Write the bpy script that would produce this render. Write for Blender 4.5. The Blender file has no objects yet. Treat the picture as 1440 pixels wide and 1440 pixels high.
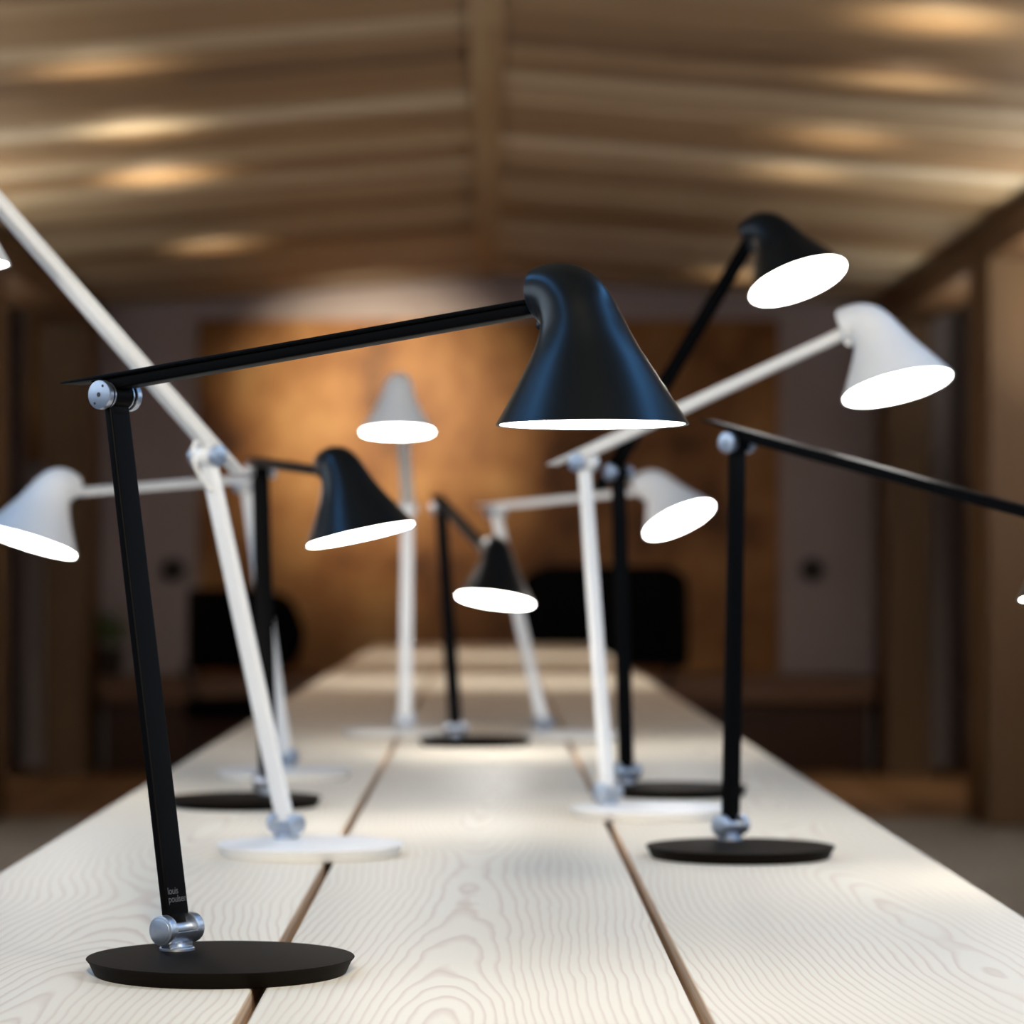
import bpy, bmesh, math, random
from mathutils import Vector, Matrix
random.seed(7)
C = bpy.context.scene.collection
PI = math.pi
def rad(a): return a*PI/180

# ------------------------------------------------------------------ materials
def new_mat(name):
    m = bpy.data.materials.new(name); m.use_nodes = True
    nt = m.node_tree; b = nt.nodes['Principled BSDF']
    return m, nt, b
def plain(name, col, rough=.5, metal=0., spec=.5, bump=0., bscale=300.):
    m, nt, b = new_mat(name)
    b.inputs['Roughness'].default_value = rough
    b.inputs['Metallic'].default_value = metal
    b.inputs['Specular IOR Level'].default_value = spec
    tc = nt.nodes.new('ShaderNodeTexCoord'); n = nt.nodes.new('ShaderNodeTexNoise')
    n.inputs['Scale'].default_value = bscale
    nt.links.new(tc.outputs['Object'], n.inputs['Vector'])
    r = nt.nodes.new('ShaderNodeValToRGB')
    r.color_ramp.elements[0].color = (*[c*.93 for c in col], 1); r.color_ramp.elements[1].color = (*[min(1, c*1.07) for c in col], 1)
    nt.links.new(n.outputs['Fac'], r.inputs['Fac']); nt.links.new(r.outputs['Color'], b.inputs['Base Color'])
    if bump:
        bp = nt.nodes.new('ShaderNodeBump'); bp.inputs['Strength'].default_value = bump; bp.inputs['Distance'].default_value = .001
        nt.links.new(n.outputs['Fac'], bp.inputs['Height']); nt.links.new(bp.outputs['Normal'], b.inputs['Normal'])
    return m
def emis(name, col, s):
    m, nt, b = new_mat(name)
    b.inputs['Base Color'].default_value = (*[.8]*3, 1)
    b.inputs['Emission Color'].default_value = (*col, 1); b.inputs['Emission Strength'].default_value = s
    return m

class NB:                                   # little node-building helper
    def __init__(s, nt): s.nt = nt
    def math(s, op, a, b=None, c=None):
        n = s.nt.nodes.new('ShaderNodeMath'); n.operation = op
        for i, v in enumerate((a, b, c)):
            if v is None: continue
            if isinstance(v, (int, float)): n.inputs[i].default_value = v
            else: s.nt.links.new(v, n.inputs[i])
        return n.outputs[0]
    def xyz(s):
        tc = s.nt.nodes.new('ShaderNodeTexCoord'); sp = s.nt.nodes.new('ShaderNodeSeparateXYZ')
        s.nt.links.new(tc.outputs['Object'], sp.inputs[0]); return sp.outputs
    def vec(s, x, y, z=0.):
        n = s.nt.nodes.new('ShaderNodeCombineXYZ')
        for i, v in enumerate((x, y, z)):
            if isinstance(v, (int, float)): n.inputs[i].default_value = v
            else: s.nt.links.new(v, n.inputs[i])
        return n.outputs[0]
    def noise(s, v, scale=1., det=2., rough=.5):
        n = s.nt.nodes.new('ShaderNodeTexNoise'); n.inputs['Scale'].default_value = scale
        n.inputs['Detail'].default_value = det; n.inputs['Roughness'].default_value = rough
        s.nt.links.new(v, n.inputs['Vector']); return n.outputs['Fac']
    def white(s, v):
        n = s.nt.nodes.new('ShaderNodeTexWhiteNoise'); n.noise_dimensions = '3D'
        s.nt.links.new(v, n.inputs['Vector']); return n.outputs['Value']
    def ramp(s, f, stops):
        n = s.nt.nodes.new('ShaderNodeValToRGB'); e = n.color_ramp.elements
        while len(e) < len(stops): e.new(.5)
        for el, (p, c) in zip(e, stops): el.position = p; el.color = (*c, 1)
        s.nt.links.new(f, n.inputs['Fac']); return n.outputs['Color']
    def mix(s, f, a, b, mode='MIX'):
        n = s.nt.nodes.new('ShaderNodeMix'); n.data_type = 'RGBA'; n.blend_type = mode
        for i, v in ((0, f), (6, a), (7, b)):
            if isinstance(v, (int, float)): n.inputs[i].default_value = v
            elif isinstance(v, tuple): n.inputs[i].default_value = (*v, 1)
            else: s.nt.links.new(v, n.inputs[i])
        return n.outputs[2]

def board_mat(name, xc, seed, pale, line):
    """pale soaped pine, flat sawn: growth rings cut along the board (board runs along Y)"""
    m, nt, b = new_mat(name); N = NB(nt); x, y, z = N.xyz()
    dx = N.math('SUBTRACT', x, xc)
    wob = N.math('MULTIPLY', N.math('SUBTRACT', N.noise(N.vec(N.math('MULTIPLY', x, 4.5), N.math('MULTIPLY', y, 1.6), seed), 1., 1.5), .5), .055)
    dx = N.math('ADD', dx, N.math('MULTIPLY', N.math('SUBTRACT', N.noise(N.vec(seed*3., N.math('MULTIPLY', y, .55), 0.), 1., 1.), .5), .12))
    h = N.math('ADD', N.math('MULTIPLY', N.math('SUBTRACT', N.noise(N.vec(seed*7.+3., N.math('MULTIPLY', y, .85), 4.), 1., 1.), .5), .24), .035)
    r = N.math('SQRT', N.math('ADD', N.math('MULTIPLY', dx, dx), N.math('MULTIPLY', h, h)))
    fine = N.math('MULTIPLY', N.noise(N.vec(N.math('MULTIPLY', x, 26.), N.math('MULTIPLY', y, 7.), seed), 1., 2.), .008)
    r = N.math('ADD', N.math('ADD', r, wob), fine)
    fr = N.math('FRACT', N.math('MULTIPLY', r, 150.))
    vary = N.noise(N.vec(N.math('MULTIPLY', x, 9.), N.math('MULTIPLY', y, 2.2), seed+9.), 1., 2.)
    g = N.ramp(fr, [(0, pale), (.55, pale), (.86, line), (1., pale)])
    pink = tuple(p*q for p, q in zip(pale, (.95, .86, .81)))
    c = N.mix(N.math('MULTIPLY', N.math('SUBTRACT', vary, .42), 1.6), g, N.mix(.45, g, pink))
    c = N.mix(N.math('MULTIPLY', vary, .6), c, pale)
    nt.links.new(c, b.inputs['Base Color']); b.inputs['Roughness'].default_value = .5
    b.inputs['Specular IOR Level'].default_value = .35
    return m
def edge_mat():  # untreated edge wood; shade and bounced light on the sides put into its colour
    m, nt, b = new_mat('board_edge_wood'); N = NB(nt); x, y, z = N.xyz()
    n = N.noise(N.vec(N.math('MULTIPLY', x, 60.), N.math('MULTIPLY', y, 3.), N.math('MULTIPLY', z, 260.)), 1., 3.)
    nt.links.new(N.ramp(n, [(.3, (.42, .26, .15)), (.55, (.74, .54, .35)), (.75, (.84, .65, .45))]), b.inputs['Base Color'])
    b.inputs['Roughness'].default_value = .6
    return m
def plank_mat(name, cols, axis='Y', width=.2, low=.55, rough=.55, grain=1.):
    """planks laid across an axis: every plank has a tone of its own, with a streaky grain along its length"""
    m, nt, b = new_mat(name); N = NB(nt); o = N.xyz(); ix = 'XYZ'.index(axis)
    u = o[ix]; l = o[(ix+1) % 3] if axis != 'Y' else o[0]
    side = N.math('SIGN', o[0]) if axis == 'Y' else 0.
    k = N.math('FLOOR', N.math('DIVIDE', u, width))
    w = N.white(N.vec(k, side, 3.))
    lowf = N.noise(N.vec(N.math('MULTIPLY', k, .45), N.math('MULTIPLY', side, 3.7), 0.) if axis == 'Y' else N.vec(N.math('MULTIPLY', k, .45), 2., 0.), 1., 1.)
    t = N.math('ADD', N.math('MULTIPLY', w, 1.-low), N.math('MULTIPLY', lowf, low))
    gr = N.noise(N.vec(N.math('MULTIPLY', u, 70.*grain), N.math('MULTIPLY', l, 2.2), k), 1., 3.)
    t = N.math('ADD', t, N.math('MULTIPLY', N.math('SUBTRACT', gr, .5), .35))
    nt.links.new(N.ramp(t, list(zip((.18, .42, .6, .8), cols))), b.inputs['Base Color'])
    b.inputs['Roughness'].default_value = rough
    return m
def mottled(name, stops, sc=(3., 3., 3.), rough=.6):
    m, nt, b = new_mat(name); N = NB(nt); x, y, z = N.xyz()
    n = N.noise(N.vec(N.math('MULTIPLY', x, sc[0]), N.math('MULTIPLY', y, sc[1]), N.math('MULTIPLY', z, sc[2])), 1., 5., .6)
    nt.links.new(N.ramp(n, stops), b.inputs['Base Color']); b.inputs['Roughness'].default_value = rough
    return m

M_BLACK = plain('black_lacquer', (.003, .004, .005), .30, spec=.38)
M_BLACKARM = plain('black_arm_lacquer', (.0012, .0012, .0014), .5, spec=.05)
M_BASE = plain('black_base_lacquer', (.0048, .0034, .0024), .6, spec=.05)
M_WHITE = plain('white_lacquer', (.80, .80, .79), .42)
M_ALU = plain('satin_aluminium', (.50, .54, .60), .40, metal=1.)
M_ALUDARK = plain('dark_recess', (.02, .02, .022), .5)
M_DIFF = emis('lamp_diffuser_glow', (1., .97, .92), 26.)
M_INK = plain('grey_print', (.065, .065, .075), .6)
M_CORD = plain('white_cord', (.75, .75, .73), .5)
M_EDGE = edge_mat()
M_CEIL = plank_mat('ceiling_planks', [(.10, .052, .022), (.26, .18, .10), (.38, .31, .205), (.54, .51, .41)], 'Y', .235)
M_POST = mottled('post_wood', [(.3, (.105, .062, .028)), (.7, (.155, .095, .045))], (9., 9., .8))
M_BEAM = mottled('beam_wood', [(.3, (.085, .045, .018)), (.7, (.13, .07, .03))], (9., .8, 9.))
M_WALL = mottled('pale_plaster', [(.3, (.36, .32, .345)), (.7, (.43, .385, .41))], (1., 1., .7))
M_PANEL = mottled('amber_panel_wood', [(.30, (.07, .022, .008)), (.45, (.26, .11, .032)), (.6, (.38, .19, .065)), (.75, (.50, .29, .115))], (2.6, 1., 2.4))
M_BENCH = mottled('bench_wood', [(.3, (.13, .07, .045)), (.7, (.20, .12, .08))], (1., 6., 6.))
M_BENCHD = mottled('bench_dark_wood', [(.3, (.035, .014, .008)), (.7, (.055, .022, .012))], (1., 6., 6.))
M_FLOOR = mottled('grey_concrete', [(.3, (.26, .29, .30)), (.7, (.33, .365, .375))], (2., 2., 2.), .7)
M_FLOORW = plank_mat('floor_planks', [(.16, .09, .045), (.25, .15, .075), (.32, .20, .105), (.37, .24, .13)], 'X', .14)
M_CHAIR = plain('black_upholstery', (.003, .003, .0033), .9, spec=.04)
M_CHAIRLEG = plain('black_chair_leg', (.008, .008, .008), .5)
M_POT = plain('dark_clay', (.03, .022, .018), .7)
M_LEAF = mottled('leaf_green', [(.3, (.04, .14, .015)), (.7, (.09, .26, .03))], (30., 30., 30.), .5)
M_SOIL = plain('soil', (.02, .014, .01), .9)
M_FIT = plain('black_fitting', (.006, .006, .006), .5)
M_FRAME = plain('window_frame_grey', (.2, .2, .2), .5)

# ------------------------------------------------------------------ mesh helpers
def link(name, bm, mats, parent=None, smooth=True, angle=35, mw=None):
    me = bpy.data.meshes.new(name)
    bmesh.ops.recalc_face_normals(bm, faces=bm.faces)
    for f in bm.faces: f.smooth = smooth
    bm.to_mesh(me); bm.free()
    if not isinstance(mats, (list, tuple)): mats = [mats]
    for m in mats: me.materials.append(m)
    if smooth:
        me.set_sharp_from_angle(angle=rad(angle))
    return place(name, me, parent, mw)
def place(name, me, parent=None, mw=None):
    o = bpy.data.objects.new(name, me); C.objects.link(o)
    if parent: o.parent = parent
    if mw is not None: o.matrix_basis = mw
    return o
def tag(o, label=None, cat=None, group=None, kind=None):
    if label: o['label'] = label
    if cat: o['category'] = cat
    if group: o['group'] = group
    if kind: o['kind'] = kind
    return o
def thing(name, loc, label, cat, group=None, rz=0):
    o = bpy.data.objects.new(name, None); C.objects.link(o); o.location = loc; o.rotation_euler = (0, 0, rz)
    o.empty_display_size = .05
    return tag(o, label, cat, group)
def box(bm, lo, hi, mi=0, bev=0.):
    M = Matrix.Translation([(a+b)/2 for a, b in zip(lo, hi)]) @ Matrix.Diagonal([b-a for a, b in zip(lo, hi)]+[1])
    r = bmesh.ops.create_cube(bm, size=1., matrix=M)
    vs = r['verts']; fs = {f for v in vs for f in v.link_faces}
    for f in fs: f.material_index = mi
    if bev:
        es = list({e for v in vs for e in v.link_edges})
        q = bmesh.ops.bevel(bm, geom=es, offset=bev, segments=3, profile=.5, affect='EDGES')
        for f in q['faces']: f.material_index = mi
def lathe(bm, prof, seg=64, M=Matrix.Identity(4), mi=0, cap=True):
    """prof: (radius, height) pairs, turned about the local Z axis of M"""
    rings = []
    for r, h in prof:
        if r < 1e-6: rings.append([bm.verts.new(M @ Vector((0, 0, h)))])
        else: rings.append([bm.verts.new(M @ Vector((r*math.cos(2*PI*i/seg), r*math.sin(2*PI*i/seg), h))) for i in range(seg)])
    for a, b in zip(rings, rings[1:]):
        for i in range(seg):
            j = (i+1) % seg
            if len(a) == 1 and len(b) == 1: continue
            if len(a) == 1: f = bm.faces.new((a[0], b[i], b[j]))
            elif len(b) == 1: f = bm.faces.new((a[i], a[j], b[0]))
            else: f = bm.faces.new((a[i], a[j], b[j], b[i]))
            f.material_index = mi
    if cap:
        for r in (rings[0], rings[-1]):
            if len(r) > 1: bm.faces.new(r).material_index = mi
def cyl(bm, p, d, r, L, seg=40, mi=0, bev=0.):
    """cylinder starting at p along d"""
    d = Vector(d).normalized(); q = d.to_track_quat('Z', 'Y')
    M = Matrix.Translation(p) @ q.to_matrix().to_4x4()
    pr = [(r, 0), (r, L)] if not bev else [(r-bev, 0), (r-.3*bev, .3*bev), (r, bev), (r, L-bev), (r-.3*bev, L-.3*bev), (r-bev, L)]
    lathe(bm, pr, seg, M, mi)
def loft(bm, secs, mi=0, caps=True):
    rings = [[bm.verts.new(p) for p in s] for s in secs]; n = len(rings[0])
    for a, b in zip(rings, rings[1:]):
        for i in range(n):
            j = (i+1) % n; bm.faces.new((a[i], a[j], b[j], b[i])).material_index = mi
    if caps:
        for r in (rings[0], rings[-1]): bm.faces.new(r).material_index = mi
def rrect(w, h, r, n=4):
    """rounded rectangle w x h, corner radius r, as (u, v) points"""
    out = []
    for cx, cy, a0 in ((w/2-r, h/2-r, 0), (-w/2+r, h/2-r, 90), (-w/2+r, -h/2+r, 180), (w/2-r, -h/2+r, 270)):
        for k in range(n+1):
            a = rad(a0+90*k/n); out.append((cx+r*math.cos(a), cy+r*math.sin(a)))
    return out
def tube(bm, pts, r, seg=10, mi=0):
    pts = [Vector(p) for p in pts]; secs = []
    for i, p in enumerate(pts):
        t = (pts[min(i+1, len(pts)-1)]-pts[max(i-1, 0)]).normalized(); q = t.to_track_quat('Z', 'Y')
        secs.append([p + q @ Vector((r*math.cos(2*PI*k/seg), r*math.sin(2*PI*k/seg), 0)) for k in range(seg)])
    loft(bm, secs, mi)

# ------------------------------------------------------------------ the desk lamp: one mesh per part, in the part's own axes
L1, L2 = .381, .37
def m_base():
    bm = bmesh.new()
    lathe(bm, [(0, 0), (.0860, 0), (.0868, .0006), (.0905, .0085), (.0920, .0102), (.0925, .0108), (.0922, .0112), (.0912, .0113), (0, .0113)], 96)
    return bm
def m_foot():                                # z = 0 on the base, joint centre at z = .0147, axis along y
    bm = bmesh.new()
    lathe(bm, [(0, 0), (.0125, 0), (.0125, .0014), (.0118, .0022), (.0075, .0026), (.0062, .0045), (.0070, .0075), (0, .0078)], 40)
    box(bm, (-.0045, -.0125, .0016), (.0045, .0125, .009), 0, .0012)
    for s in (-1, 1):
        cyl(bm, (0, s*.0105, .0147), (0, s, 0), .0106, .0075, 40, 0, .0008)
        cyl(bm, (0, s*.0178, .0147), (0, s, 0), .0083, .0007, 40, 0, .0003)
    secs = []                                # lower half shell of the barrel
    n = 14
    for yy in (-.0112, .0112):
        s = [(.0106*math.cos(rad(188+164*k/n)), yy, .0147+.0106*math.sin(rad(188+164*k/n))) for k in range(n+1)]
        s += [(.0086*math.cos(rad(352-164*k/n)), yy, .0147+.0086*math.sin(rad(352-164*k/n))) for k in range(n+1)]
        secs.append(s)
    loft(bm, secs)
    cyl(bm, (0, -.0112, .0147), (0, 1, 0), .0052, .0224, 24)
    return bm
def m_lower():                               # from joint centre (0,0,0) along +z to the elbow
    bm = bmesh.new(); secs = []
    for z, w, t, r in ((.0096, .0208, .0060, .0012), (.0112, .0225, .0068, .0016), (.05, .0225, .0068, .0016), (L1-.05, .0212, .0064, .0016), (L1-.0085, .0208, .0062, .0016), (L1-.0070, .020, .0056, .0012)):
        secs.append([(u, v, z) for u, v in rrect(t, w, r)])
    loft(bm, secs)
    for z0, z1 in ((.002, .014), (L1-.0145, L1-.001)):   # tongues that hold the axles
        box(bm, (-.0032, -.0075, z0), (.0032, .0075, z1), 0, .001)
    return bm
def m_elbow():                               # two discs on an axle along y, pin holes in their faces
    bm = bmesh.new()
    for s in (-1, 1):
        cyl(bm, (0, s*.0125, 0), (0, s, 0), .0104, .0052, 44, 0, .0007)
        f = s*.01772
        cyl(bm, (0, f, 0), (0, s, 0), .0017, .0002, 16, 1)
        for a in (50, 230): cyl(bm, (.0072*math.cos(rad(a)), f, .0072*math.sin(rad(a))), (0, s, 0), .0010, .0002, 12, 1)
    cyl(bm, (0, -.0126, 0), (0, 1, 0), .0091, .0252, 36, 2)
    for yy in (-.0098, .0098): cyl(bm, (0, yy-.0006, 0), (0, 1, 0), .0095, .0012, 36, 0)
    return bm
def m_upper():                               # x along the arm, pivot of the elbow at the origin, head pivot at (L2, 0, 0)
    bm = bmesh.new()
    def cz(x): return .0092*(1-x/L2)
    secs = []                                # flat top plate, running past the elbow to a thin tail
    for x, w, t in ((-.0425, .0205, .0012), (-.041, .0222, .0016), (0, .0224, .0030), (L2*.5, .0210, .0030), (L2+.004, .0195, .0028)):
        top = cz(x)+.0058
        secs.append([(x, u, top-t/2+v) for u, v in rrect(w, t, t*.42, 3)])
    loft(bm, secs)
    secs = []                                # body under the plate with the cable channel
    for x, w, h in ((-.016, .012, .0012), (.008, .0165, .0088), (L2*.5, .0160, .0082), (L2+.004, .0150, .0078)):
        top = cz(x)+.0058-.0022
        secs.append([(x, u, top-h/2+v) for u, v in rrect(w, h, min(.0016, h*.4), 3)])
    loft(bm, secs)
    for s in (-1, 1):                        # lugs that grip the elbow axle
        box(bm, (-.0048, s*.0042-.0022, -.0035), (.0048, s*.0042+.0022, .0085), 0, .0008)
    return bm
SH = [  # u, v of the ring centre, radius, tilt of the ring   (mm, degrees; the head pivot is the origin)
 (2.1, 6.7, 20.3, 101), (8.6, 6.9, 20.9, 87), (17.2, 5.1, 22.3, 68.5), (24.1, .3, 24.0, 51.7), (29.2, -7.4, 25.9, 35),
 (32.6, -18.6, 29.3, 20.7), (35.1, -32.1, 35.2, 11.8), (38.2, -48.8, 44.5, 5.6), (42.7, -77.5, 61.5, 0)]
def sh_at(t):
    i = min(int(t), len(SH)-2); f = t-i
    p = [SH[max(0, min(len(SH)-1, i+k))] for k in (-1, 0, 1, 2)]
    return [.5*((2*b)+(c-a)*f+(2*a-5*b+4*c-d)*f*f+(3*b-a-3*c+d)*f**3) for a, b, c, d in zip(*p)]
SEG = 72
def sh_ring(t, off=0., lift=0.):
    u, v, r, ta = sh_at(t); r -= off; ta = rad(ta)
    ex, ez = math.cos(ta), math.sin(ta)
    return [Vector(((u+r*ex*math.cos(2*PI*k/SEG))/1000, r*math.sin(2*PI*k/SEG)/1000, (v+lift+r*ez*math.cos(2*PI*k/SEG))/1000)) for k in range(SEG)]
def m_shade():
    bm = bmesh.new(); secs = []
    u0, v0, r0, t0 = SH[0]; nrm = Vector((math.sin(rad(t0)), 0, -math.cos(rad(t0))))  # points back along the spine
    c0 = Vector((u0, 0, v0))/1000
    r_ = sh_ring(0)
    for q, k in ((.0030, .06), (.0027, .55), (.0018, .86), (.0008, .965)): secs.append([c0 - nrm*q + (p-c0)*k for p in r_])
    for i in range(0, 8*6+1): secs.append(sh_ring(i/6))
    secs.append(sh_ring(8, .5, -.5)); secs.append(sh_ring(8, 1.1, -.3))
    for t in (8-1/6, 7.5, 7, 6, 5): secs.append(sh_ring(t, 1.7))
    loft(bm, secs, 0, True)
    return bm
def m_lining():                              # white inner face between rim and diffuser
    bm = bmesh.new()
    loft(bm, [sh_ring(8, 2.0, -.1), sh_ring(7.9, 2.0), sh_ring(7.75, 2.0), sh_ring(7.75, 2.6), sh_ring(7.9, 2.6), sh_ring(8, 2.6, -.1), sh_ring(8, 2.0, -.1)], 0, False)
    bmesh.ops.remove_doubles(bm, verts=bm.verts, dist=1e-6)
    return bm
def m_diff():
    bm = bmesh.new()
    loft(bm, [sh_ring(7.95, 2.7), sh_ring(7.985, 2.7), sh_ring(7.995, 4.)], 0, True)
    return bm
def m_pivot():
    bm = bmesh.new()
    cyl(bm, (.0005, -.005, -.0115), (0, 1, 0), .0034, .010, 24, 0, .0006)
    cyl(bm, (-.0035, 0, -.002), (1, 0, 0), .0075, .006, 24, 0, .0008)
    return bm
def mesh_of(name, bm, mats, angle=35):
    o = link(name, bm, mats, None, True, angle); me = o.data; bpy.data.objects.remove(o); return me
KIT = {}
for col, paint, arm, base in (('black', M_BLACK, M_BLACKARM, M_BASE), ('white', M_WHITE, M_WHITE, M_WHITE)):
    KIT[col] = dict(base=mesh_of('lamp_base', m_base(), base), foot=mesh_of('foot_joint', m_foot(), [M_ALU, M_ALUDARK]), lower=mesh_of('lower_arm', m_lower(), arm),
        elbow=mesh_of('elbow_joint', m_elbow(), [M_ALU, M_ALUDARK, arm]), upper=mesh_of('upper_arm', m_upper(), arm), shade=mesh_of('lamp_shade', m_shade(), paint, 50),
        lining=mesh_of('shade_lining', m_lining(), M_WHITE), diff=mesh_of('diffuser', m_diff(), M_DIFF), pivot=mesh_of('head_pivot', m_pivot(), paint))
ZT = .74
def axes(x, y, z, o):
    return Matrix(((x[0], y[0], z[0], o[0]), (x[1], y[1], z[1], o[1]), (x[2], y[2], z[2], o[2]), (0, 0, 0, 1)))
def text_mesh(s, size):
    cu = bpy.data.curves.new('lettering', 'FONT'); cu.body = s; cu.size = size; cu.space_line = .82; cu.align_x = 'LEFT'; cu.extrude = .00003
    cu.space_character = .93
    o = bpy.data.objects.new('lettering', cu); C.objects.link(o)
    dg = bpy.context.evaluated_depsgraph_get(); me = bpy.data.meshes.new_from_object(o.evaluated_get(dg))
    bpy.data.objects.remove(o); me.materials.clear(); me.materials.append(M_INK)
    return me
def desk_lamp(col, base, foot, phi, t1, t2, pitch, roll, yaw, label, letters=False, cord=False):
    K = KIT[col]
    root = thing('desk_lamp', (base[0], base[1], ZT), label, 'desk lamp', col+' desk lamps on the long table')
    phi, t1, t2, pitch, roll = map(rad, (phi, t1, t2, pitch, roll))
    a = Vector((math.cos(phi), math.sin(phi), 0)); Z = Vector((0, 0, 1)); n = Z.cross(a)
    place('lamp_base', K['base'], root)
    f = Vector((foot[0]-base[0], foot[1]-base[1], .0113)); j = f+Z*.0147
    tag(place('foot_joint', K['foot'], root, axes(a, n, Z, f)), 'polished aluminium joint')
    zl = math.sin(t1)*a+math.cos(t1)*Z; xl = math.cos(t1)*a-math.sin(t1)*Z
    lo = place('lower_arm', K['lower'], root, axes(xl, n, zl, j))
    if letters:
        me = text_mesh('louis\npoulsen', .0062)
        w = max(v.co.x for v in me.vertices)
        # lies on the arm face that looks along +x of the arm; reads with the arm upright
        t = place('lettering', me, lo, axes(Vector((0, 1, 0)), Vector((0, 0, 1)), Vector((1, 0, 0)), Vector((.00342, -.0095, .0245))))
        t.scale = (.0190/w, .0190/w*1.05, 1); tag(t, 'small grey lettering louis poulsen')
    e = j+L1*zl
    tag(place('elbow_joint', K['elbow'], root, axes(xl, n, zl, e)), 'round aluminium joint caps')
    xu = math.cos(t2)*a+math.sin(t2)*Z; zu = math.cos(t2)*Z-math.sin(t2)*a
    place('upper_arm', K['upper'], root, axes(xu, n, zu, e))
    h = e+L2*xu
    ah = Matrix.Rotation(rad(yaw), 3, Z) @ a; nh = Z.cross(ah)
    R = Matrix.Rotation(roll, 3, ah) @ Matrix.Rotation(-pitch, 3, nh)
    mh = axes(R @ ah, R @ nh, R @ Z, h)
    s = place('lamp_shade', K['shade'], root, mh)
    tag(place('shade_lining', K['lining'], s), 'white inner rim of the shade')
    tag(place('diffuser', K['diff'], s), 'glowing white light opening')
    tag(place('head_pivot', K['pivot'], root, mh), 'small pivot pin')
    if cord:
        bm = bmesh.new(); pts = []
        p0 = e+xu*.020+zu*.002; p1 = e+xl*.030+zl*.004; p2 = e-zl*.034+xl*.0045
        for k in range(17):
            q = k/16; pts.append((1-q)**2*p0+2*q*(1-q)*p1*1.0+q*q*p2)
        tube(bm, pts, .0022, 10)
        link('power_cord', bm, M_CORD, root)
    return root
# colour, base centre, foot, azimuth of the arm, lean of lower arm, rise of upper arm, head pitch, head roll
desk_lamp('black', (-.184, 2.112), (-.218, 2.150), -34.66, -8.69, 6.95, .3, 0, -11,
    'sharp black desk lamp nearest the camera, small grey lettering on its lower arm', letters=True)
desk_lamp('white', (-.174, 3.012), (-.202, 3.071), 227.63, 16.23, 40.63, 0, .5, 1,
    'white desk lamp behind the nearest black one, its upper arm leaving the picture at left', cord=True)
desk_lamp('black', (.247, 2.985), (.243, 3.052), -45.6, 1.33, -12.2, 8, -2, 0,
    'black desk lamp by the right table edge, upper arm sloping down out of the picture')
desk_lamp('white', (.186, 3.49), (.139, 3.525), -35.53, -4.94, 21.28, 16.7, -5, 4.2,
    'white desk lamp at right with the highest and largest shade of the white ones there')
desk_lamp('black', (.235, 3.84), (.177, 3.89), -52.3, -2.32, 47.69, 24.3, -.7, 10.2,
    'black desk lamp with steeply raised arm and the highest shade of all, at upper right')
desk_lamp('black', (-.29, 3.65), (-.265, 3.705), -73.58, -6.84, -2.4, 8.5, 9.6, 10.5,
    'black desk lamp at left with foreshortened arm, tilted shade beside the far white lamp')
desk_lamp('white', (-.276, 4.165), (-.279, 4.222), 237.02, 12.91, -2.97, 16, -9, 1,
    'white desk lamp with level arm pointing left, its shade at the left picture edge')
desk_lamp('white', (-.160, 5.29), (-.143, 5.346), -90.75, -14.34, 31.04, 6.7, 1, -4,
    'white desk lamp far back facing the camera, level shade hanging before its post')
desk_lamp('black', (-.02, 4.985), (-.052, 5.034), -77.06, -17.65, -12.5, 6, -10.7, 12.7,
    'black desk lamp far back mid-table, arm sloping down, shade hanging lowest of all')
desk_lamp('white', (.150, 5.185), (.095, 5.207), -49.74, -18.99, 4.2, 29, -.4, 12.4,
    'white desk lamp far back right of centre, leaning post, smaller shade tipped up')

# ------------------------------------------------------------------ the long table
T0, T1 = .9, 12.45
tab = thing('long_table', (0, 6.7, 0), 'long pale pine table of three wide boards carrying all the desk lamps', 'table')
PALE = (.75, .69, .57)
LINE = (.57, .45, .36)
for (x0, x1, seed, xc) in ((-.4510, -.1565, 1.3, -.30), (-.1475, .1310, 4.1, -.005), (.1400, .4320, 6.6, .34)):
    bm = bmesh.new(); pr = rrect(x1-x0, .045, .0022, 3)
    loft(bm, [[((x0+x1)/2+u, yy, ZT-.0225+v) for u, v in pr] for yy in (T0, T1)])
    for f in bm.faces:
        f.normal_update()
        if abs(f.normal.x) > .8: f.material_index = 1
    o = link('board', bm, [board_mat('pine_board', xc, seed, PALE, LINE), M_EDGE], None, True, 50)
    o.parent = tab; o.matrix_parent_inverse = Matrix.Translation((0, -6.7, 0))
for yy in (1.6, 5.2, 8.8, 11.9):
    bm = bmesh.new(); box(bm, (-.40, yy-.03, ZT-.105), (.38, yy+.03, ZT-.045), 0, .004)
    cb = link('cross_bearer', bm, M_EDGE); cb.parent = tab; cb.matrix_parent_inverse = Matrix.Translation((0, -6.7, 0))
    for xx in (-.34, .32):
        bm = bmesh.new(); box(bm, (xx-.03, yy-.03, 0), (xx+.03, yy+.03, ZT-.105), 0, .004)
        lg = link('leg', bm, M_EDGE); lg.parent = tab; lg.matrix_parent_inverse = Matrix.Translation((0, -6.7, 0))

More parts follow.
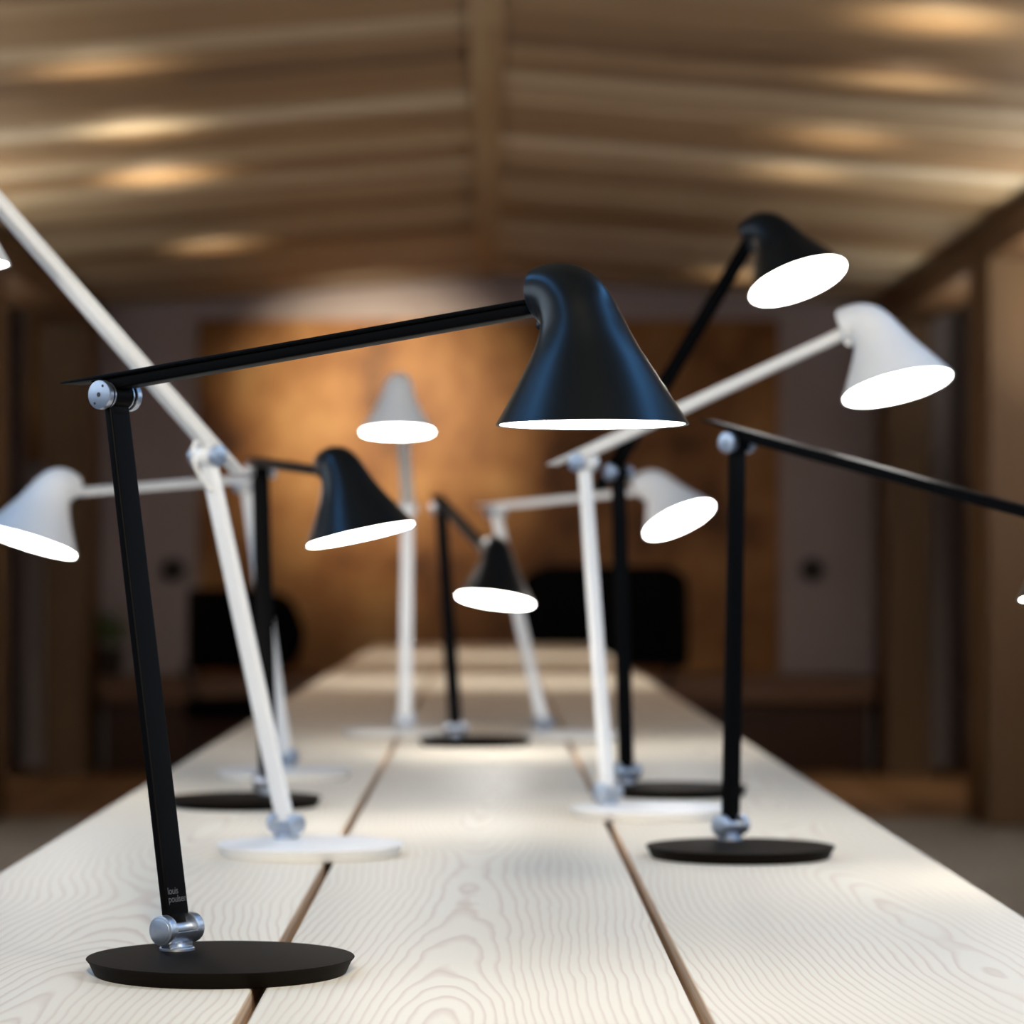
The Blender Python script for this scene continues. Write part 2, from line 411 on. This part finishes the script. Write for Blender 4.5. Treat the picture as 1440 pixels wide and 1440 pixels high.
# ------------------------------------------------------------------ the room
XE, XW, YB, YF = 2.036, 2.47, 16.3, -2.5      # eave, side wall, back wall, front wall
ZE, ZR = 2.448, 2.612                          # eave height, ridge height
def struct(name, bm, mats, smooth=False): return tag(link(name, bm, mats, None, smooth), kind='structure')
bm = bmesh.new(); box(bm, (-XW-.2, YF-.2, -.1), (XW+.2, 12.9, 0)); struct('floor', bm, M_FLOOR)
bm = bmesh.new(); box(bm, (-XW-.2, 12.9, -.1), (XW+.2, YB+.2, .004)); struct('floor.001', bm, M_FLOORW)
bm = bmesh.new(); box(bm, (-XW-.2, YB, 0), (XW+.2, YB+.15, 2.9)); struct('wall_back', bm, M_WALL)
bm = bmesh.new(); box(bm, (-XW-.2, YF-.15, 0), (XW+.2, YF, 2.9)); struct('wall_front', bm, M_WALL)
WY0, WY1, WZ0, WZ1 = -.6, 4.6, 1.35, 2.36
for s, nm in ((-1, 'left'), (1, 'right')):
    bm = bmesh.new()
    def wb(y0, y1, z0, z1): box(bm, (min(s*XW, s*(XW+.12)), y0, z0), (max(s*XW, s*(XW+.12)), y1, z1))
    wb(YF, WY0, 0, 2.9); wb(WY1, YB, 0, 2.9); wb(WY0, WY1, 0, WZ0); wb(WY0, WY1, WZ1, 2.9)
    struct('wall_'+nm, bm, M_WALL)
    # unseen opening in the near side wall, added to let in bluish side light
    bm = bmesh.new(); xa, xb = sorted((s*(XW+.02), s*(XW+.08)))
    box(bm, (xa, WY0, WZ0), (xb, WY1, WZ0+.05)); box(bm, (xa, WY0, WZ1-.05), (xb, WY1, WZ1))
    for k in range(5):
        yy = WY0+(WY1-WY0-.05)*k/4; box(bm, (xa, yy, WZ0+.05), (xb, yy+.05, WZ1-.05))
    wf = struct('window_%d' % (1 if s < 0 else 2), bm, M_FRAME)
    bm = bmesh.new(); xg = s*(XW+.05); box(bm, (xg-.003, WY0+.01, WZ0+.01), (xg+.003, WY1-.01, WZ1-.01))
    m, nt, b = new_mat('window_glass'); nt.nodes.remove(b)
    tr = nt.nodes.new('ShaderNodeBsdfTransparent'); gl = nt.nodes.new('ShaderNodeBsdfGlossy'); gl.inputs['Roughness'].default_value = .02
    mx = nt.nodes.new('ShaderNodeMixShader'); mx.inputs[0].default_value = .08
    nt.links.new(tr.outputs[0], mx.inputs[1]); nt.links.new(gl.outputs[0], mx.inputs[2]); nt.links.new(mx.outputs[0], nt.nodes['Material Output'].inputs[0])
    link('pane', bm, m, wf, False)
# ceiling: two shallow slopes of cross planks, every plank a little higher or lower than its neighbours;
# unseen roof openings are added near the camera for blue reflections on the lamps
SX0, SX1, SY0, SY1 = 1.25, 1.65, -.47, 4.0
def ceil_z(x): return ZR-(ZR-ZE)*abs(x)/XE
bm = bmesh.new(); PW = .235
k0, k1 = int(math.floor(YF/PW)), int(math.ceil(YB/PW))
for s in (-1, 1):
    for k in range(k0, k1):
        d = random.uniform(0, .014); y0, y1 = k*PW+.003, min((k+1)*PW-.003, YB)
        spans = [(0, XW+.1)] if not SY0 < (y0+y1)/2 < SY1 else [(0, SX0), (SX1, XW+.1)]
        for xa, xb in spans:
            v = [(s*xa, ceil_z(xa)+d), (s*xb, ceil_z(xb)+d), (s*xb, ceil_z(xb)+d+.02), (s*xa, ceil_z(xa)+d+.02)]
            loft(bm, [[(x, y, z) for x, z in v] for y in (y0, y1)])
zc0, zc1 = ZR+.04, ZR+.08
box(bm, (-XW-.15, SY1, zc0), (XW+.15, YB+.1, zc1)); box(bm, (-XW-.15, YF-.1, zc0), (XW+.15, SY0, zc1))
box(bm, (-SX0, SY0, zc0), (SX0, SY1, zc1)); box(bm, (SX1, SY0, zc0), (XW+.15, SY1, zc1)); box(bm, (-XW-.15, SY0, zc0), (-SX1, SY1, zc1))
struct('ceiling', bm, M_CEIL)
for s in (-1, 1):
    bm = bmesh.new(); xa, xb = sorted((s*SX0, s*SX1))
    for k in range(5):
        yy = SY0+(SY1-SY0-.04)*k/4; box(bm, (xa, yy, ZR+.0), (xb, yy+.04, ZR+.06))
    box(bm, (xa, SY0, ZR), (xa+.03, SY1, ZR+.06)); box(bm, (xb-.03, SY0, ZR), (xb, SY1, ZR+.06))
    wf = struct('window_%d' % (3 if s < 0 else 4), bm, M_FRAME)
    bm = bmesh.new(); box(bm, (xa+.005, SY0+.005, ZR+.03), (xb-.005, SY1-.005, ZR+.036)); link('pane', bm, bpy.data.materials['window_glass'], wf, False)
bm = bmesh.new(); box(bm, (-.05, YF, ZR-.012), (.05, YB, ZR+.03)); struct('trim_1', bm, plank_mat('ridge_wood', [(.25, .17, .09), (.28, .20, .11), (.31, .23, .13), (.34, .26, .16)], 'Y', 1.1, low=.3))
tn = 2
for s in (-1, 1):
    bm = bmesh.new(); xa, xb = sorted((s*XE, s*(XE+.22))); box(bm, (xa, 5.2, ZE-.14), (xb, YB, ZE+.005)); struct('trim_%d' % tn, bm, M_BEAM); tn += 1
    for yn in (15.55, 12.4, 9.25, 6.1):
        bm = bmesh.new(); box(bm, (xa, yn, 0), (xb, yn+.55, ZE-.14), 0, .004); struct('trim_%d' % tn, bm, M_POST); tn += 1

bm = bmesh.new(); box(bm, (-2.455, YB-.04, 1.62), (-2.365, YB, 2.40)); struct('trim_%d' % tn, bm, M_PANEL)

# ------------------------------------------------------------------ things at the far end
def wx(px, d): return (px-685)*d/4300
def wz(py, d): return 1.013-(py-812)*d/4300
bm = bmesh.new(); box(bm, (wx(280, YB), YB-.03, .50), (wx(1095, YB), YB-.001, wz(450, YB)), 0, .004)
tag(link('wall_panel', bm, M_PANEL), 'large amber wooden panel covering the middle of the back wall', 'wall panel')
bn = thing('wall_bench', (0, 16.0, 0), 'long dark wooden bench along the foot of the back wall', 'bench')
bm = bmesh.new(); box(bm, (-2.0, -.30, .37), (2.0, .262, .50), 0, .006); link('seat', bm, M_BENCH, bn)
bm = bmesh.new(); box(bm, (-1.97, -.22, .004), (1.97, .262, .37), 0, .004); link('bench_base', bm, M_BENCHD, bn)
for px, lab in ((245, 'small round black fitting on the pale wall strip left of the amber panel'), (1140, 'small round black fitting on the pale wall strip right of the amber panel')):
    t = thing('wall_fitting', (wx(px, YB), YB, wz(801, YB)), lab, 'wall fitting', 'round wall fittings')
    bm = bmesh.new(); lathe(bm, [(0, 0), (.052, 0), (.052, .012), (.046, .018), (0, .018)], 40, Matrix.Rotation(PI/2, 4, 'X')); link('back_plate', bm, M_FIT, t)
    bm = bmesh.new(); lathe(bm, [(.02, .015), (.02, .03), (.050, .045), (.062, .062), (.058, .078), (.035, .090), (0, .094)], 40, Matrix.Rotation(PI/2, 4, 'X')); link('knob', bm, M_FIT, t)

def chair(loc, rz, label):
    t = thing('tub_chair', loc, label, 'chair', 'black chairs beyond the table', rz)
    bm = bmesh.new(); secs = []               # curved upholstered back, wrapping round the sitter (seat faces -y)
    n = 28
    for k in range(n+1):
        a = rad(-8+196*k/n); q = abs(a-PI/2)/(PI/2)
        top = 1.06-.06*max(0, q-.55)/.45-.16*max(0, q-.8)/.25*0
        e = min(1, (1.1-q)/.22); e = max(.05, e)**.5
        cz = .62+(.84-.62)*1.0; hh = (top-.62)*e
        c = Vector((.335*math.cos(a), .30*math.sin(a)-.02, 0)); d = Vector((math.cos(a), math.sin(a), 0))
        secs.append([c+d*u+Vector((0, 0, (top+.62)/2+v)) for u, v in rrect(.055, hh, .025, 4)])
    loft(bm, secs); link('backrest', bm, M_CHAIR, t)
    bm = bmesh.new(); box(bm, (-.27, -.27, .36), (.27, .24, .47), 0, .035); link('seat', bm, M_CHAIR, t)
    for sx in (-1, 1):
        bm = bmesh.new(); tube(bm, [(sx*.22, .12, .42), (sx*.26, .20, .55), (sx*.28, .22, .66)], .016, 10); link('back_support', bm, M_CHAIRLEG, t)
    for sx in (-1, 1):
        for sy in (-1, 1):
            bm = bmesh.new(); tube(bm, [(sx*.20, sy*.19, .37), (sx*.245, sy*.24, 0)], .015, 12); link('leg', bm, M_CHAIRLEG, t)
    return t
chair((.50, 13.05, .004), rad(-6), 'black upholstered chair standing right behind the far end of the table')
chair((-1.16, 14.9, .004), rad(48), 'black upholstered chair near the bench at left of the table').scale = (.9, .9, .9)
pt = thing('potted_plant', (wx(155, 15.95), 15.95, .50), 'small green leafy plant on the left end of the bench', 'plant')
bm = bmesh.new(); lathe(bm, [(0, 0), (.05, 0), (.068, .13), (.072, .13), (.072, .145), (.064, .145), (.062, .125), (0, .125)], 32); link('pot', bm, M_POT, pt)
bm = bmesh.new(); rng = random.Random(3)
for k in range(46):
    az = rng.uniform(0, 2*PI); el = rng.uniform(.1, 1.3); rr = rng.uniform(.03, .11)
    p = Vector((math.cos(az)*math.cos(el)*rr, math.sin(az)*math.cos(el)*rr, .20+math.sin(el)*rr*1.5))
    d = Vector((math.cos(az), math.sin(az), rng.uniform(-.3, .8))).normalized(); sd = d.cross(Vector((0, 0, 1))).normalized(); up = sd.cross(d)
    L, W = rng.uniform(.05, .08), rng.uniform(.016, .026)
    row = []
    for q in range(6):
        f = q/5; w = W*math.sin(PI*min(.98, f*.93+.05))**.8; c = p+d*L*f-Vector((0, 0, 1))*L*.35*f*f
        row.append([c+sd*w+up*.002, c+up*.0, c-sd*w+up*.002])
    vs = [[bm.verts.new(v) for v in r] for r in row]
    for r0, r1 in zip(vs, vs[1:]):
        for i in (0, 1): bm.faces.new((r0[i], r0[i+1], r1[i+1], r1[i]))
lv = link('foliage', bm, M_LEAF, pt)
so = lv.modifiers.new('thickness', 'SOLIDIFY'); so.thickness = .0012
bm = bmesh.new()
for k in range(7):
    az = k*.9; tube(bm, [(0, 0, .12), (.012*math.cos(az), .012*math.sin(az), .18), (.035*math.cos(az), .035*math.sin(az), .25)], .0022, 8)
link('stem', bm, M_LEAF, pt)

# ------------------------------------------------------------------ light
def area(name, loc, rot, sx, sy, e, col):
    l = bpy.data.lights.new(name, 'AREA'); l.shape = 'RECTANGLE'; l.size = sx; l.size_y = sy; l.energy = e; l.color = col
    o = bpy.data.objects.new(name, l); C.objects.link(o); o.location = loc; o.rotation_euler = rot; return o
def spot(name, loc, target, e, col, ang, blend=.6, r=.03):
    l = bpy.data.lights.new(name, 'SPOT'); l.energy = e; l.color = col; l.spot_size = rad(ang); l.spot_blend = blend; l.shadow_soft_size = r
    o = bpy.data.objects.new(name, l); C.objects.link(o); o.location = loc
    o.rotation_euler = (Vector(target)-Vector(loc)).to_track_quat('-Z', 'Y').to_euler(); return o
DAY = (.10, .42, 1.)
yc, zc = (WY0+WY1)/2, (WZ0+WZ1)/2
area('daylight_left', (-XW-.16, yc, zc), (0, -PI/2, 0), WZ1-WZ0, WY1-WY0, 36, (.68, .83, 1.))  # fill outside the added side openings, out of view
area('daylight_right', (XW+.16, yc, zc), (0, PI/2, 0), WZ1-WZ0, WY1-WY0, 36, (.68, .83, 1.))
for s in (-1, 1):
    area('skylight', (s*(SX0+SX1)/2, (SY0+SY1)/2, ZR+.12), (0, 0, 0), SX1-SX0, SY1-SY0, 46, DAY)  # unseen blue fill above the roof openings, added for reflections on black shades
    for y, l, e in ((7.8, 1.9, 66), (10.95, 1.6, 60), (13.6, 1.0, 18)):
        area('bay_uplight', (s*2.38, y, 1.5), (0, PI-s*rad(-35), 0), .25, l, e*(.35 if s < 0 and y > 13 else 1), (1., .91, .75))  # unseen fill without fixtures, added in the bays to brighten the ceiling
for y, ty, e, an in ((-1.2, 2.1, 330, 60), (-1.6, 4.8, 520, 34), (7.8, 8.0, 85, 50), (10.3, 10.6, 80, 44)):
    spot('table_downlight', (.1, y, 2.52), (0, ty, ZT), e, (1., .87, .68) if y < 0 else (1., .97, .88), an, .8, .2)  # unseen spots added as fill to brighten the table and white lamps
WARM = (1., .78, .52)
for x, y, e in ((-1.15, 9.1, 1.5), (-1.18, 10.3, 1.9), (-1.24, 11.5, 4.2), (-1.24, 13.9, 2.), (1.22, 8.25, 2.2), (1.26, 9.2, 1.3), (1.22, 10.5, 1.3), (1.17, 11.4, 1.0), (1.25, 15.2, 1.6)):
    spot('uplight', (x, y, ceil_z(x)-.26), (x, y, 4), e*3.9, WARM, 115, 1., .02)
spot('panel_wash', (-.62, 14.4, 2.40), (-.58, YB, 1.84), 260, (1., .80, .54), 56, 1., .05)
spot('floor_wash', (1.6, 14.6, 2.35), (1.75, 14.7, 0), 36, (1., .74, .46), 60, 1., .05)
spot('floor_wash_left', (-1.6, 15.0, 2.35), (-1.8, 15.0, 0), 10, (1., .74, .46), 55, 1., .05)
W = bpy.data.worlds.new('room_world'); bpy.context.scene.world = W; W.use_nodes = True
bg = W.node_tree.nodes['Background']; bg.inputs[0].default_value = (.6, .75, 1., 1); bg.inputs[1].default_value = .4

# ------------------------------------------------------------------ camera
cam = bpy.data.cameras.new('camera'); co = bpy.data.objects.new('camera', cam); C.objects.link(co)
co.location = (0, 0, 1.013); co.rotation_euler = (PI/2, 0, 0)
cam.sensor_width = 36; cam.lens = 107.5; cam.shift_x = (720-685)/1440; cam.shift_y = (812-720)/1440
cam.clip_start = .05; cam.clip_end = 60
cam.dof.use_dof = True; cam.dof.focus_distance = 2.08; cam.dof.aperture_fstop = 7.2
sc = bpy.context.scene; sc.camera = co
vs = sc.view_settings; vs.view_transform = 'Standard'; vs.look = 'None'; vs.exposure = 0.; vs.gamma = 1.
try: vs.use_curve_mapping = False
except Exception: pass
